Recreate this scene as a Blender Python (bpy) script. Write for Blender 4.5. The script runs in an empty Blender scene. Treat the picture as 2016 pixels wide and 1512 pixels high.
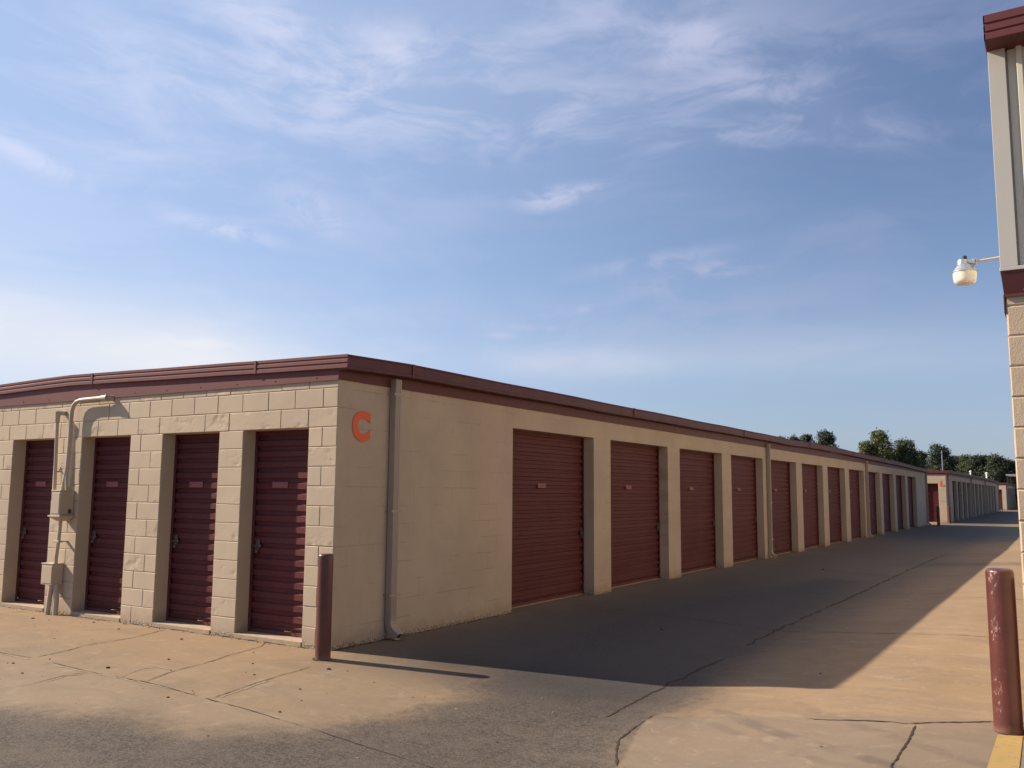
import bpy, bmesh, math, random
from mathutils import Vector, Matrix, noise
random.seed(7)
sc = bpy.context.scene
COL = sc.collection
PI = math.pi

# ------------------------------------------------------------------ helpers
class MB:
    """collects faces; build() links them as one mesh object"""
    def __init__(s): s.v = []; s.f = []; s.m = []
    def face(s, pts, mi=0):
        n = len(s.v); s.v += [tuple(p) for p in pts]; s.f.append(list(range(n, n+len(pts)))); s.m.append(mi)
    def mesh(s, vs, fs, mi=0):
        n = len(s.v); s.v += [tuple(p) for p in vs]
        for f in fs: s.f.append([n+i for i in f]); s.m.append(mi)
    def box(s, x0, x1, y0, y1, z0, z1, mi=0, bev=0):
        if bev <= 0:
            vs = [(x0,y0,z0),(x1,y0,z0),(x1,y1,z0),(x0,y1,z0),(x0,y0,z1),(x1,y0,z1),(x1,y1,z1),(x0,y1,z1)]
            s.mesh(vs, [(0,3,2,1),(4,5,6,7),(0,1,5,4),(1,2,6,5),(2,3,7,6),(3,0,4,7)], mi)
        else:
            bm = bmesh.new(); bmesh.ops.create_cube(bm, size=1)
            for v in bm.verts:
                v.co = Vector(((x0+x1)/2+v.co.x*(x1-x0), (y0+y1)/2+v.co.y*(y1-y0), (z0+z1)/2+v.co.z*(z1-z0)))
            bmesh.ops.bevel(bm, geom=list(bm.edges), offset=bev, segments=2, affect='EDGES', profile=.5)
            s.bm(bm, mi)
    def bm(s, bm, mi=0, M=None):
        bm.verts.index_update()
        vs = [(M @ v.co) if M else v.co.copy() for v in bm.verts]
        s.mesh(vs, [[v.index for v in f.verts] for f in bm.faces], mi); bm.free()
    def tube(s, pts, r, n=12, mi=0, cap=True):
        P = [Vector(p) for p in pts]; rings = []
        up = Vector((0.3, 0.2, 1)).normalized(); 
        rr = r if isinstance(r, (list, tuple)) else [r]*len(P)
        prev = None
        for i, p in enumerate(P):
            t = ((P[i+1]-p).normalized() if i == 0 else (p-P[i-1]).normalized() if i == len(P)-1 else ((P[i+1]-p).normalized()+(p-P[i-1]).normalized()).normalized())
            if prev is None:
                a = t.cross(up); 
                if a.length < 1e-3: a = t.cross(Vector((1,0,0)))
                a.normalize()
            else:
                a = (prev - t*prev.dot(t)).normalized()
            prev = a; b = t.cross(a)
            rings.append([p + (a*math.cos(2*PI*k/n)+b*math.sin(2*PI*k/n))*rr[i] for k in range(n)])
        base = len(s.v)
        for R in rings: s.v += [tuple(q) for q in R]
        for i in range(len(rings)-1):
            for k in range(n):
                s.f.append([base+i*n+k, base+i*n+(k+1)%n, base+(i+1)*n+(k+1)%n, base+(i+1)*n+k]); s.m.append(mi)
        if cap:
            s.f.append([base+k for k in range(n)][::-1]); s.m.append(mi)
            s.f.append([base+(len(rings)-1)*n+k for k in range(n)]); s.m.append(mi)
    def lathe(s, prof, c=(0,0,0), n=28, mi=0, wob=None):
        base = len(s.v)
        for (r, z) in prof:
            for k in range(n):
                a = 2*PI*k/n; q = r*(1+(wob(a, z) if wob else 0))
                s.v.append((c[0]+q*math.cos(a), c[1]+q*math.sin(a), c[2]+z))
        for i in range(len(prof)-1):
            for k in range(n):
                s.f.append([base+i*n+k, base+i*n+(k+1)%n, base+(i+1)*n+(k+1)%n, base+(i+1)*n+k]); s.m.append(mi)
    def build(s, name, mats, parent=None, loc=(0,0,0), smooth=False, label=None):
        me = bpy.data.meshes.new(name); me.from_pydata(s.v, [], s.f)
        if not isinstance(mats, (list, tuple)): mats = [mats]
        for m in mats: me.materials.append(m)
        for p, mi in zip(me.polygons, s.m): p.material_index = mi
        me.update()
        if smooth:
            try: me.shade_smooth()
            except Exception: pass
            if smooth is not True: 
                try: me.set_sharp_from_angle(angle=math.radians(smooth))
                except Exception: pass
        o = bpy.data.objects.new(name, me); COL.objects.link(o); o.location = loc
        if parent: o.parent = parent
        if label: o['label'] = label
        return o

def tag(o, label=None, cat=None, group=None, kind=None):
    if label: o['label'] = label
    if cat: o['category'] = cat
    if group: o['group'] = group
    if kind: o['kind'] = kind
    return o
def empty(name, loc, label, cat, group=None, rz=0):
    o = bpy.data.objects.new(name, None); COL.objects.link(o); o.location = loc; o.rotation_euler = (0,0,rz)
    return tag(o, label, cat, group)

# ------------------------------------------------------------------ material helpers
class NT:
    def __init__(s, name, world=False):
        if world: s.t = name.node_tree
        else:
            s.mat = bpy.data.materials.new(name); s.mat.use_nodes = True; s.t = s.mat.node_tree
        s.t.nodes.clear()
    def n(s, typ, **kw):
        nd = s.t.nodes.new(typ)
        for k, v in kw.items():
            if k.startswith('_'): setattr(nd, k[1:], v)
        for k, v in kw.items():
            if k.startswith('_'): continue
            key = int(k[1:]) if k[0] == 'i' and k[1:].isdigit() else k.replace('__', ' ')
            inp = nd.inputs[key]
            if isinstance(v, bpy.types.NodeSocket): s.t.links.new(v, inp)
            else: inp.default_value = v
        return nd
    def math(s, op, a, b=0, c=None, clamp=False):
        nd = s.t.nodes.new('ShaderNodeMath'); nd.operation = op; nd.use_clamp = clamp
        for i, v in enumerate([a, b] + ([c] if c is not None else [])):
            if isinstance(v, bpy.types.NodeSocket): s.t.links.new(v, nd.inputs[i])
            else: nd.inputs[i].default_value = v
        return nd.outputs[0]
    def mix(s, f, a, b, blend='MIX'):
        nd = s.t.nodes.new('ShaderNodeMix'); nd.data_type = 'RGBA'; nd.blend_type = blend
        for i, v in ((0, f), (6, a), (7, b)):
            if isinstance(v, bpy.types.NodeSocket): s.t.links.new(v, nd.inputs[i])
            else: nd.inputs[i].default_value = (v if not isinstance(v, (tuple, list)) else (*v, 1) if len(v) == 3 else v)
        return nd.outputs[2]
    def noise(s, vec, scale, detail=4, rough=.55, dist=0, out=0):
        nd = s.n('ShaderNodeTexNoise', Scale=scale, Detail=detail, Roughness=rough, Distortion=dist)
        if vec is not None: s.t.links.new(vec, nd.inputs['Vector'])
        return nd.outputs[out]
    def ramp(s, f, stops):
        nd = s.t.nodes.new('ShaderNodeMapRange'); nd.clamp = True; nd.interpolation_type = 'SMOOTHSTEP'
        s.t.links.new(f, nd.inputs[0]); a, b, c, d = stops
        nd.inputs[1].default_value = a; nd.inputs[2].default_value = b; nd.inputs[3].default_value = c; nd.inputs[4].default_value = d
        return nd.outputs[0]
    def pos(s): return s.n('ShaderNodeTexCoord').outputs['Object']
    def scale(s, v, k):
        nd = s.t.nodes.new('ShaderNodeVectorMath'); nd.operation = 'MULTIPLY'
        s.t.links.new(v, nd.inputs[0]); nd.inputs[1].default_value = k if isinstance(k, (tuple, list)) else (k, k, k); return nd.outputs[0]
    def bump(s, h, strength=.3, dist=.01, normal=None):
        nd = s.n('ShaderNodeBump', Strength=strength, Distance=dist, Height=h)
        if normal is not None: s.t.links.new(normal, nd.inputs['Normal'])
        return nd.outputs[0]
    def out(s, color, rough=.8, normal=None, metal=0, spec=.3, **kw):
        p = s.n('ShaderNodeBsdfPrincipled', Roughness=rough, Metallic=metal)
        p.inputs['Specular IOR Level'].default_value = spec
        if isinstance(color, bpy.types.NodeSocket): s.t.links.new(color, p.inputs['Base Color'])
        else: p.inputs['Base Color'].default_value = (*color, 1)
        if normal is not None: s.t.links.new(normal, p.inputs['Normal'])
        for k, v in kw.items(): p.inputs[k.replace('__', ' ')].default_value = v
        o = s.n('ShaderNodeOutputMaterial', Surface=p.outputs[0]); return s.mat

WALLC = (.45, .36, .262)
def wall_material(name, base=WALLC, brick=None, rough_bump=.25, brick_str=.35, ny=False):
    t = NT(name); P = t.pos()
    n1 = t.noise(P, 1.1, 4, .6); n2 = t.noise(P, 14, 5, .6); n3 = t.noise(P, 90, 3, .6)
    c = t.mix(t.ramp(n1, (.3, .7, 0, 1)), tuple(k*.93 for k in base), tuple(min(1, k*1.06) for k in base))
    c = t.mix(t.ramp(n2, (.55, .8, 0, .22)), c, tuple(k*.78 for k in base))
    sep = t.n('ShaderNodeSeparateXYZ', Vector=P)
    # rain streaks and dusty splash of the lowest course
    st = t.noise(t.scale(P, (9, 9, .35)), 1.0, 4, .6)
    c = t.mix(t.ramp(st, (.6, .82, 0, .16)), c, (.24,.185,.13))
    zz = t.math('ADD', sep.outputs[2], t.math('MULTIPLY', t.noise(P, 6, 4, .7), .25))
    c = t.mix(t.ramp(zz, (.12, .34, .5, 0)), c, (.26, .18, .115))
    fz = t.math('ADD', sep.outputs[2], t.math('MULTIPLY', t.noise(P, 13, 4, .7), .10))
    c = t.mix(t.math('MULTIPLY', t.ramp(fz, (.075, .10, 1, 0)), t.ramp(t.noise(P, 34, 4, .7), (.46, .54, 0, 1))), c, (.16, .115, .08))
    c = t.mix(t.math('MULTIPLY', t.ramp(fz, (.09, .12, .8, 0)), t.ramp(t.noise(P, 50, 3, .7), (.56, .62, 0, 1))), c, (.62, .56, .47))
    # small chips / scuffs
    ch = t.noise(P, 26, 2, .4); chm = t.ramp(ch, (.735, .76, 0, .6))
    c = t.mix(chm, c, (.36, .27, .19))
    h = t.math('ADD', t.math('MULTIPLY', n2, .6), t.math('MULTIPLY', n3, .5))
    nor = t.bump(h, rough_bump, .0045)
    if brick:
        if ny: vec = t.n('ShaderNodeCombineXYZ', X=sep.outputs[0], Y=sep.outputs[2]).outputs[0]
        else: vec = t.n('ShaderNodeCombineXYZ', X=sep.outputs[1], Y=sep.outputs[2]).outputs[0]
        wob = t.noise(P, 5, 2, .5, out=1)
        va = t.t.nodes.new('ShaderNodeVectorMath'); va.operation = 'MULTIPLY_ADD'
        t.t.links.new(wob, va.inputs[0]); va.inputs[1].default_value = (.012, .008, 0); t.t.links.new(vec, va.inputs[2])
        b = t.n('ShaderNodeTexBrick', Scale=1.0, Mortar__Size=.007, Mortar__Smooth=.6, Brick__Width=.4064, Row__Height=.2032, _offset=.5)
        t.t.links.new(va.outputs[0], b.inputs['Vector'])
        mask = t.ramp(t.noise(t.scale(P, (1, 1, 2.2)), 1.6, 3, .65), brick)
        hb = t.math('MULTIPLY', t.math('SUBTRACT', 1.0, b.outputs[1]), mask)
        hb2 = t.math('ADD', hb, t.math('SUBTRACT', 1.0, mask))
        nor = t.bump(hb2, brick_str, .02, nor)
        c = t.mix(t.math('MULTIPLY', t.math('MULTIPLY', b.outputs[1], mask), .35), c, (.25, .18, .13))
    return t.out(c, .82, nor, spec=.25)

def maroon_material(name, base=(.10, .032, .034), rough=.5, fade=.3, spec=.25):
    t = NT(name); P = t.pos()
    n1 = t.noise(P, 1.5, 4, .6); n2 = t.noise(t.scale(P, (6, 6, 1.2)), 3, 4, .6)
    c = t.mix(t.ramp(n1, (.3, .75, 0, fade)), base, tuple(k*1.25+.012 for k in base))
    c = t.mix(t.ramp(n2, (.55, .85, 0, .35)), c, tuple(k*.62+.01 for k in base))
    sp = t.noise(P, 70, 2, .5)
    c = t.mix(t.ramp(sp, (.72, .78, 0, .3)), c, (.22, .15, .12))
    r = t.n('ShaderNodeMapRange', Value=n2); r.inputs[3].default_value = rough-.08; r.inputs[4].default_value = rough+.18
    nor = t.bump(t.noise(P, 9, 3, .5), .12, .01)
    m = t.out(c, .5, nor, spec=spec)
    p = [x for x in t.t.nodes if x.type == 'BSDF_PRINCIPLED'][0]; t.t.links.new(r.outputs[0], p.inputs['Roughness'])
    return m

def bollard_material(name, wear=(.60, .68), side=None):
    t = NT(name); P = t.pos(); sep = t.n('ShaderNodeSeparateXYZ', Vector=P)
    base = t.mix(t.ramp(t.noise(P, 5, 4, .6), (.3, .7, 0, 1)), (.105, .030, .025), (.078, .024, .021))
    flake = t.noise(t.scale(P, (1.6, 1.6, .8)), 26, 6, .72, .6)
    if side:
        d = t.math('ADD', t.math('MULTIPLY', sep.outputs[0], side[0]), t.math('MULTIPLY', sep.outputs[1], side[1]))
        bias = t.ramp(d, (.074, .088, 0, .17))
        band = t.ramp(t.noise(t.scale(P, (0, 0, 1)), 3.2, 2, .5), (.40, .6, .35, 1.0))
        flake = t.math('ADD', flake, t.math('MULTIPLY', bias, band))
    m = t.ramp(flake, (wear[0], wear[1], 0, 1))
    chip = t.mix(t.ramp(t.noise(P, 60, 2, .5), (.4, .6, 0, 1)), (.42, .31, .25), (.22, .09, .07))
    c = t.mix(t.math('MULTIPLY', m, .8), base, chip)
    low = t.ramp(t.math('ADD', sep.outputs[2], t.math('MULTIPLY', t.noise(P, 20, 3, .6), .06)), (.03, .10, .6, 0))
    c = t.mix(low, c, (.20, .10, .075))
    nor = t.bump(t.math('SUBTRACT', t.noise(P, 30, 4, .6), t.math('MULTIPLY', m, .5)), .35, .006)
    return t.out(c, .36, nor, spec=.5)

def simple(name, col, rough=.6, metal=0, var=.12, sc_=8, bump=.1, spec=.4):
    t = NT(name); P = t.pos(); n1 = t.noise(P, sc_, 4, .6)
    c = t.mix(n1, tuple(k*(1-var) for k in col), tuple(min(1, k*(1+var)) for k in col))
    return t.out(c, rough, t.bump(t.noise(P, sc_*6, 3, .6), bump, .004), metal, spec)

M = {}
M['block'] = wall_material('painted_block', brick=None, rough_bump=.32)
M['blockside'] = wall_material('painted_block_side', brick=(.46, .66, 0, 1), brick_str=.38, rough_bump=.3)
M['blockrough'] = wall_material('rough_painted_block', base=(.44, .35, .255), brick=None, rough_bump=1.0)
M['farblock'] = wall_material('painted_block_far', base=(.45, .37, .275), brick=(.4, .7, 0, 1), brick_str=.3, ny=True)
M['maroon'] = maroon_material('maroon_metal', base=(.092, .028, .029))
M['maroon_trim'] = maroon_material('maroon_trim', base=(.125, .036, .037), rough=.52, fade=.2, spec=.25)
t = NT('maroon_door'); P = t.pos(); sep = t.n('ShaderNodeSeparateXYZ', Vector=P)
rn = t.n('ShaderNodeObjectInfo').outputs['Random']
c = t.mix(rn, (.086, .022, .024), (.106, .029, .030))
c = t.mix(t.ramp(t.noise(t.scale(P, (1, 1, 2)), 1.3, 4, .6), (.35, .7, 0, .6)), c, (.118, .036, .035))
c = t.mix(t.ramp(t.noise(t.scale(P, (7, 7, .7)), 2.4, 5, .62), (.52, .78, 0, .5)), c, (.055, .017, .019))
c = t.mix(t.ramp(t.noise(P, 45, 2, .5), (.70, .76, 0, .4)), c, (.19, .11, .09))
zz = t.math('ADD', sep.outputs[2], t.math('MULTIPLY', t.noise(P, 7, 4, .7), .22))
c = t.mix(t.ramp(zz, (.08, .30, .35, 0)), c, (.14, .085, .062))
M['door'] = t.out(c, .60, t.bump(t.noise(t.scale(P, (1.4, 1.4, 4)), 2.2, 3, .6), .35, .02), spec=.14)
M['wallpaintmetal'] = simple('cream_painted_metal', (.42, .34, .25), .5, 0, .1, 4, .12)
M['downspout'] = simple('taupe_downspout', (.36, .285, .225), .5, 0, .1, 3, .1)
M['letter'] = simple('orange_letter', (.72, .115, .035), .6, 0, .1, 10, .1)
M['galv'] = simple('galvanised_metal', (.34, .37, .41), .42, .6, .25, 14, .2)
M['dark'] = simple('dark_rubber_and_hollow', (.02, .018, .018), .8)
M['steel'] = simple('worn_steel', (.13, .10, .095), .45, .7, .2, 20)
M['trimgrey'] = simple('stone_grey_trim', (.44, .42, .375), .45, 0, .06, 3, .05)
M['siding'] = simple('cream_metal_siding', (.60, .56, .46), .42, 0, .05, 3, .05)
M['plate'] = simple('faded_red_plate', (.21, .055, .050), .5, 0, .2, 60, .1)
M['plateink'] = simple('plate_digits', (.30, .10, .09), .6)
M['sill'] = simple('concrete_sill', (.36, .27, .185), .9, 0, .3, 12, .5)
M['roof'] = simple('roof_sheet', (.40, .38, .35), .6, .2, .1, 2)
M['white'] = simple('white_paint', (.75, .75, .72), .5)
M['wood'] = simple('weathered_wood', (.10, .065, .045), .85, 0, .3, 20, .4)
M['bark'] = simple('bark', (.09, .065, .045), .9, 0, .3, 6, .6)
t = NT('frosted_globe'); P = t.pos()
c = t.mix(t.ramp(t.noise(P, 9, 3, .6), (.35, .7, 0, 1)), (.66, .63, .56), (.56, .51, .43))
M['globe'] = t.out(c, .28, None, spec=.5, Subsurface__Weight=.25, Subsurface__Scale=.05)
t = NT('dirt_line'); P = t.pos()
M['crack'] = t.out(t.mix(t.noise(P, 22, 3, .6), (.035, .026, .02), (.075, .055, .04)), .95, None, spec=.1)
t = NT('pale_joint'); P = t.pos()
M['pale'] = t.out(t.mix(t.noise(P, 12, 3, .6), (.33, .26, .19), (.26, .20, .14)), .95, None, spec=.1)
t = NT('yellow_line_paint'); P = t.pos()
wn = t.noise(P, 14, 5, .65, .4)
c = t.mix(t.ramp(wn, (.50, .66, 0, .85)), (.34, .228, .080), (.24, .185, .12))
M['yellow'] = t.out(c, .75, t.bump(t.noise(P, 90, 3, .6), .4, .005), spec=.25)

# ------------------------------------------------------------------ ground
def sm(a, b, x):
    k = min(1, max(0, (x-a)/(b-a))); return k*k*(3-2*k)
def gz(x, y):
    if x < 0: k = 0
    elif x < 3.2: k = x/3.2
    elif x < 5.2: k = (5.2-x)/2.0
    else: k = 0
    return -.13*k*sm(-5, -.8, y)*(1-sm(40, 48, y))
STAIN = [(-9,-3.3),(-4,-3.3),(-1.6,-3.2),(-.314,-3.0),(.463,-2.62),(1.25,-2.5),(1.75,-2.0),(1.9,-1.25),(1.9,-.53),(1.7,.4),(1.45,1.9),(1.2,4.5),(1.4,8),(2.0,12),(2.9,12),(3.05,8),
         (3.2,5),(3.45,2.4),(3.72,.5),(3.76,-.15),(3.80,-.7),(3.86,-.98),(3.98,-1.3),(4.16,-1.65),(4.4,-4),(4.5,-9),(-9,-9)]
def sdist(px, py):
    inside = False; best = 1e9; n = len(STAIN)
    for i in range(n):
        x1, y1 = STAIN[i]; x2, y2 = STAIN[(i+1) % n]
        if (y1 > py) != (y2 > py) and px < (x2-x1)*(py-y1)/(y2-y1)+x1: inside = not inside
        dx, dy = x2-x1, y2-y1; L = dx*dx+dy*dy; k = max(0, min(1, ((px-x1)*dx+(py-y1)*dy)/L))
        d = math.hypot(px-x1-k*dx, py-y1-k*dy); best = min(best, d)
    return best if inside else -best
def lin(a, b, s):
    n = max(1, round((b-a)/s)); return [a+(b-a)*i/n for i in range(n)]
xs = [-900, -300, -80, -30, -15] + lin(-8, 7, .1) + [7, 9, 14, 30, 80, 300, 900]
ys = [-400, -100, -30, -14] + lin(-9, 12, .12) + lin(12, 52, .6) + [52, 60, 75, 100, 140, 200, 320, 600, 1500]
verts = [(x, y, gz(x, y)) for y in ys for x in xs]
nx = len(xs)
faces = [(j*nx+i, j*nx+i+1, (j+1)*nx+i+1, (j+1)*nx+i) for j in range(len(ys)-1) for i in range(nx-1)]
me = bpy.data.meshes.new('ground'); me.from_pydata(verts, [], faces)
att = me.attributes.new('gutter', 'FLOAT', 'POINT')
vals = []
for (x, y, z) in verts:
    if x < -9 or x > 8 or y < -9 or y > 13: vals.append(-1.0); continue
    d = sdist(x, y)
    # crisp slab edge by the crack, soft everywhere else
    vals.append(max(-1, min(1, d)))
att.data.foreach_set('value', vals)
t = NT('worn_concrete'); P = t.pos(); sep = t.n('ShaderNodeSeparateXYZ', Vector=P)
big = t.noise(P, .35, 4, .6); mid = t.noise(P, 1.7, 5, .62, .3); fine = t.noise(P, 11, 5, .65); grit = t.noise(P, 85, 3, .7)
base = t.mix(t.ramp(big, (.3, .7, 0, 1)), (.215, .150, .092), (.252, .172, .104))
base = t.mix(t.ramp(mid, (.42, .68, 0, .55)), base, (.185, .137, .095))
base = t.mix(t.ramp(t.noise(t.scale(P, (.5, 1.6, 1)), 2.3, 4, .6, .5), (.5, .72, 0, .45)), base, (.295, .222, .153))
base = t.mix(t.ramp(fine, (.52, .74, 0, .28)), base, (.15, .11, .078))
base = t.mix(t.ramp(t.noise(P, 130, 2, .6), (.55, .66, 0, .35)), base, (.12, .085, .06))
base = t.mix(t.ramp(t.noise(P, 170, 2, .6), (.60, .70, 0, .35)), base, (.36, .29, .21))
base = t.mix(t.ramp(t.noise(P, 3.3, 3, .5), (.66, .74, 0, .35)), base, (.13, .10, .078))
# red-brown dust near the fronts
dust = t.math('MULTIPLY', t.ramp(sep.outputs[1], (-2.1, -.4, 0, 1)), t.ramp(sep.outputs[0], (-1.0, 1.0, 1, 0)))
base = t.mix(t.math('MULTIPLY', dust, .6), base, (.275, .172, .092))
# streaky strip across the alley slabs
strk = t.noise(t.scale(P, (.35, 3.2, 1)), 1.5, 4, .6)
base = t.mix(t.ramp(strk, (.52, .72, 0, .35)), base, (.18, .13, .085))
# every poured slab has a tone of its own
fy = t.math('FLOOR', t.math('DIVIDE', t.math('SUBTRACT', sep.outputs[1], .35), 4.4)); fx = t.math('GREATER_THAN', sep.outputs[0], 3.15)
fr = t.math('LESS_THAN', sep.outputs[1], -1.93)
cell = t.n('ShaderNodeCombineXYZ', X=t.math('ADD', fx, .3), Y=t.math('MULTIPLY', fy, t.math('GREATER_THAN', sep.outputs[1], .35)), Z=fr)
wh = t.n('ShaderNodeTexWhiteNoise', _noise_dimensions='3D'); t.t.links.new(cell.outputs[0], wh.inputs['Vector'])
base = t.mix(t.math('MULTIPLY', wh.outputs['Value'], .32), base, (.16, .122, .088))
base = t.mix(t.math('MULTIPLY', fr, .30), base, (.21, .165, .122))
ap = t.math('MULTIPLY', t.math('GREATER_THAN', sep.outputs[0], 3.3), t.math('LESS_THAN', sep.outputs[1], t.math('ADD', -.23, t.math('MULTIPLY', t.math('SUBTRACT', sep.outputs[0], 3.6), .367))))
base = t.mix(t.math('MULTIPLY', ap, .55), base, (.172, .136, .106))
# water and oil marks
base = t.mix(t.ramp(t.noise(t.scale(P, (1, 1.4, 1)), .9, 6, .7, 1.2), (.50, .60, 0, .30)), base, (.15, .108, .074))
base = t.mix(t.ramp(t.noise(t.scale(P, (1.3, 1, 1)), 4.6, 5, .7, .8), (.56, .66, 0, .35)), base, (.30, .235, .165))
# exposed dark aggregate in the gutter
A = t.n('ShaderNodeAttribute', _attribute_name='gutter').outputs['Fac']
am = t.math('ADD', A, t.math('MULTIPLY', t.math('SUBTRACT', mid, .5), .6)); am = t.math('ADD', am, t.math('MULTIPLY', t.math('SUBTRACT', fine, .5), .55)); am = t.math('ADD', am, t.math('MULTIPLY', t.math('SUBTRACT', grit, .5), .5))
gm = t.ramp(am, (-.20, .42, 0, 1))
# the pour right of the jagged crack is clean concrete: crisp edge
e1 = t.math('SUBTRACT', sep.outputs[0], t.math('ADD', 3.545, t.math('MULTIPLY', t.math('MAXIMUM', t.math('SUBTRACT', -.45, sep.outputs[1]), 0), .30)))
e1 = t.math('ADD', e1, t.math('MULTIPLY', t.math('SUBTRACT', t.noise(P, 9, 3, .6), .5), .06))
crisp = t.math('MULTIPLY', t.ramp(e1, (-.01, .03, 0, 1)), t.ramp(sep.outputs[1], (-.5, .1, 1, 0)))
gm = t.math('MULTIPLY', gm, t.math('SUBTRACT', 1.0, t.math('MULTIPLY', crisp, .8)))
vor = t.n('ShaderNodeTexVoronoi', Scale=60.0); t.t.links.new(P, vor.inputs['Vector'])
agg = t.mix(t.ramp(t.n('ShaderNodeSeparateXYZ', Vector=vor.outputs['Color']).outputs[0], (.2, .8, 0, 1)), (.036, .030, .027), (.088, .071, .058))
agg = t.mix(t.ramp(t.noise(P, 2.4, 5, .65, .4), (.42, .66, 0, .55)), agg, (.104, .082, .064))
agg = t.mix(t.ramp(t.noise(P, 150, 2, .6), (.52, .64, 0, .7)), agg, (.032, .027, .024))
agg = t.mix(t.ramp(t.noise(P, 120, 2, .6), (.56, .66, 0, .6)), agg, (.175, .145, .120))
agg = t.mix(t.ramp(t.noise(P, 40, 2, .5), (.68, .74, 0, .5)), agg, (.19, .155, .13))
col = t.mix(t.math('MULTIPLY', gm, .95), base, agg)
# damp drain band of the alley centre line (shape of its own)
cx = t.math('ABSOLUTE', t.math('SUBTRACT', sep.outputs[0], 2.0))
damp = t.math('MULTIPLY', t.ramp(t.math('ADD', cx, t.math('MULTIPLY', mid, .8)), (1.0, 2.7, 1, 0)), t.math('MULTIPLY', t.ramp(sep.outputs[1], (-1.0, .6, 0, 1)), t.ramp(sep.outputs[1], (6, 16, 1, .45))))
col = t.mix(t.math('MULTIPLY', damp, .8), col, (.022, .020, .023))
# general traffic grime where cars run near the doors
gr = t.math('MULTIPLY', t.ramp(t.math('ADD', sep.outputs[0], t.math('MULTIPLY', mid, 1.2)), (3.2, 4.6, 1, 0)), t.math('MULTIPLY', t.ramp(sep.outputs[0], (-.2, .6, 0, 1)), t.ramp(sep.outputs[1], (0, 1.5, 0, 1))))
col = t.mix(t.math('MULTIPLY', gr, .42), col, (.105, .088, .078))
# curved tyre marks
def arc(cx0, cy0, r, w, a):
    dx = t.math('SUBTRACT', sep.outputs[0], cx0); dy = t.math('SUBTRACT', sep.outputs[1], cy0)
    d = t.math('SQRT', t.math('ADD', t.math('MULTIPLY', dx, dx), t.math('MULTIPLY', dy, dy)))
    e = t.math('ABSOLUTE', t.math('SUBTRACT', d, r))
    k = t.math('MULTIPLY', t.ramp(e, (w*.3, w, 1, 0)), t.ramp(t.noise(P, 3, 4, .6), (.38, .6, .1, 1)))
    k = t.math('MULTIPLY', k, t.ramp(sep.outputs[0], (3.6, 4.0, 0, 1)))
    return t.math('MULTIPLY', k, t.ramp(sep.outputs[1], (.2, .9, a, 0)))
col = t.mix(arc(7.6, 3.4, 4.9, .11, .6), col, (.10, .08, .065))
col = t.mix(arc(7.6, 3.4, 5.14, .08, .35), col, (.10, .08, .065))
col = t.mix(arc(7.9, 3.2, 4.35, .10, .4), col, (.10, .08, .065))
by = t.math('ABSOLUTE', t.math('SUBTRACT', t.math('ADD', sep.outputs[1], mid), 17.9))  # stripe of shade across the alley, painted dark into the ground colour
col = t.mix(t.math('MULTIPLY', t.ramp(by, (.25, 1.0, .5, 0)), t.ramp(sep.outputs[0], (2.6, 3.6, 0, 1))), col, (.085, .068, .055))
h = t.math('ADD', t.math('MULTIPLY', fine, .5), t.math('MULTIPLY', grit, .25))
h = t.math('ADD', h, t.math('MULTIPLY', t.math('MULTIPLY', vor.outputs['Distance'], gm), .35))
nor = t.bump(h, .45, .014)
M['concrete'] = t.out(col, .88, nor, spec=.25)
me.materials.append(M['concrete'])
for p in me.polygons: p.use_smooth = True
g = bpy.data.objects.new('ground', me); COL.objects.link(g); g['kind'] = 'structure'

def strip(mb, pts, w, lift=.004, jit=.4, gap=0, mi=0, fadeends=True, step=.035):
    """a ragged thin line following the terrain"""
    P = [Vector((p[0], p[1])) for p in pts]; S = []
    for a, b in zip(P[:-1], P[1:]):
        n = max(1, int((b-a).length/step))
        for i in range(n): S.append(a+(b-a)*i/n)
    S.append(P[-1]); N = len(S); prev = None
    for i, p in enumerate(S):
        d = (S[min(i+1, N-1)]-S[max(i-1, 0)]).normalized(); nrm = Vector((-d.y, d.x))
        off = noise.noise(Vector((p.x*5.1, p.y*5.1, 1.7)))*w*.7+noise.noise(Vector((p.x*31, p.y*31, 3.7)))*w*.35
        ww = w*max(.06, .5+jit*.8*noise.noise(Vector((p.x*7, p.y*7, 5)))+.5*noise.noise(Vector((p.x*37, p.y*37, 8))))*.42
        if fadeends: ww *= min(1, (i+.3)/3, (N-i-.7)/3)
        q = p+nrm*off; a = q+nrm*ww; b = q-nrm*ww
        cur = ((a.x, a.y, gz(a.x, a.y)+lift), (b.x, b.y, gz(b.x, b.y)+lift))
        if prev and not (gap and noise.noise(Vector((p.x*2.3, p.y*2.3, 9))) > 1-gap):
            mb.face([prev[1], prev[0], cur[0], cur[1]][::-1] if False else [prev[0], prev[1], cur[1], cur[0]], mi)
        prev = cur
mb = MB()
strip(mb, [(3.22,-.42),(3.18,.58),(3.17,2.5)], .044, jit=.5)
strip(mb, [(3.14,3.4),(3.11,4.9),(3.15,10.2),(3.14,15.7),(3.2,22.5)], .055, jit=.9, gap=.75)
strip(mb, [(3.915,-1.644),(3.738,-1.283),(3.617,-.986),(3.578,-.634),(3.549,-.404),(3.54,-.151)], .024, jit=.9)
strip(mb, [(3.95,-1.62),(4.2,-2.6),(4.3,-4)], .02)
strip(mb, [(3.60,-.23),(3.70,-.245),(3.79,-.23)], .016)
strip(mb, [(4.6,.05),(4.737,.065),(5.0,.124),(5.268,.154),(5.79,.553),(6.03,.65)], .042, jit=.5)
strip(mb, [(5.349,.159),(5.363,-.468),(5.377,-.983),(5.39,-3)], .028)
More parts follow.
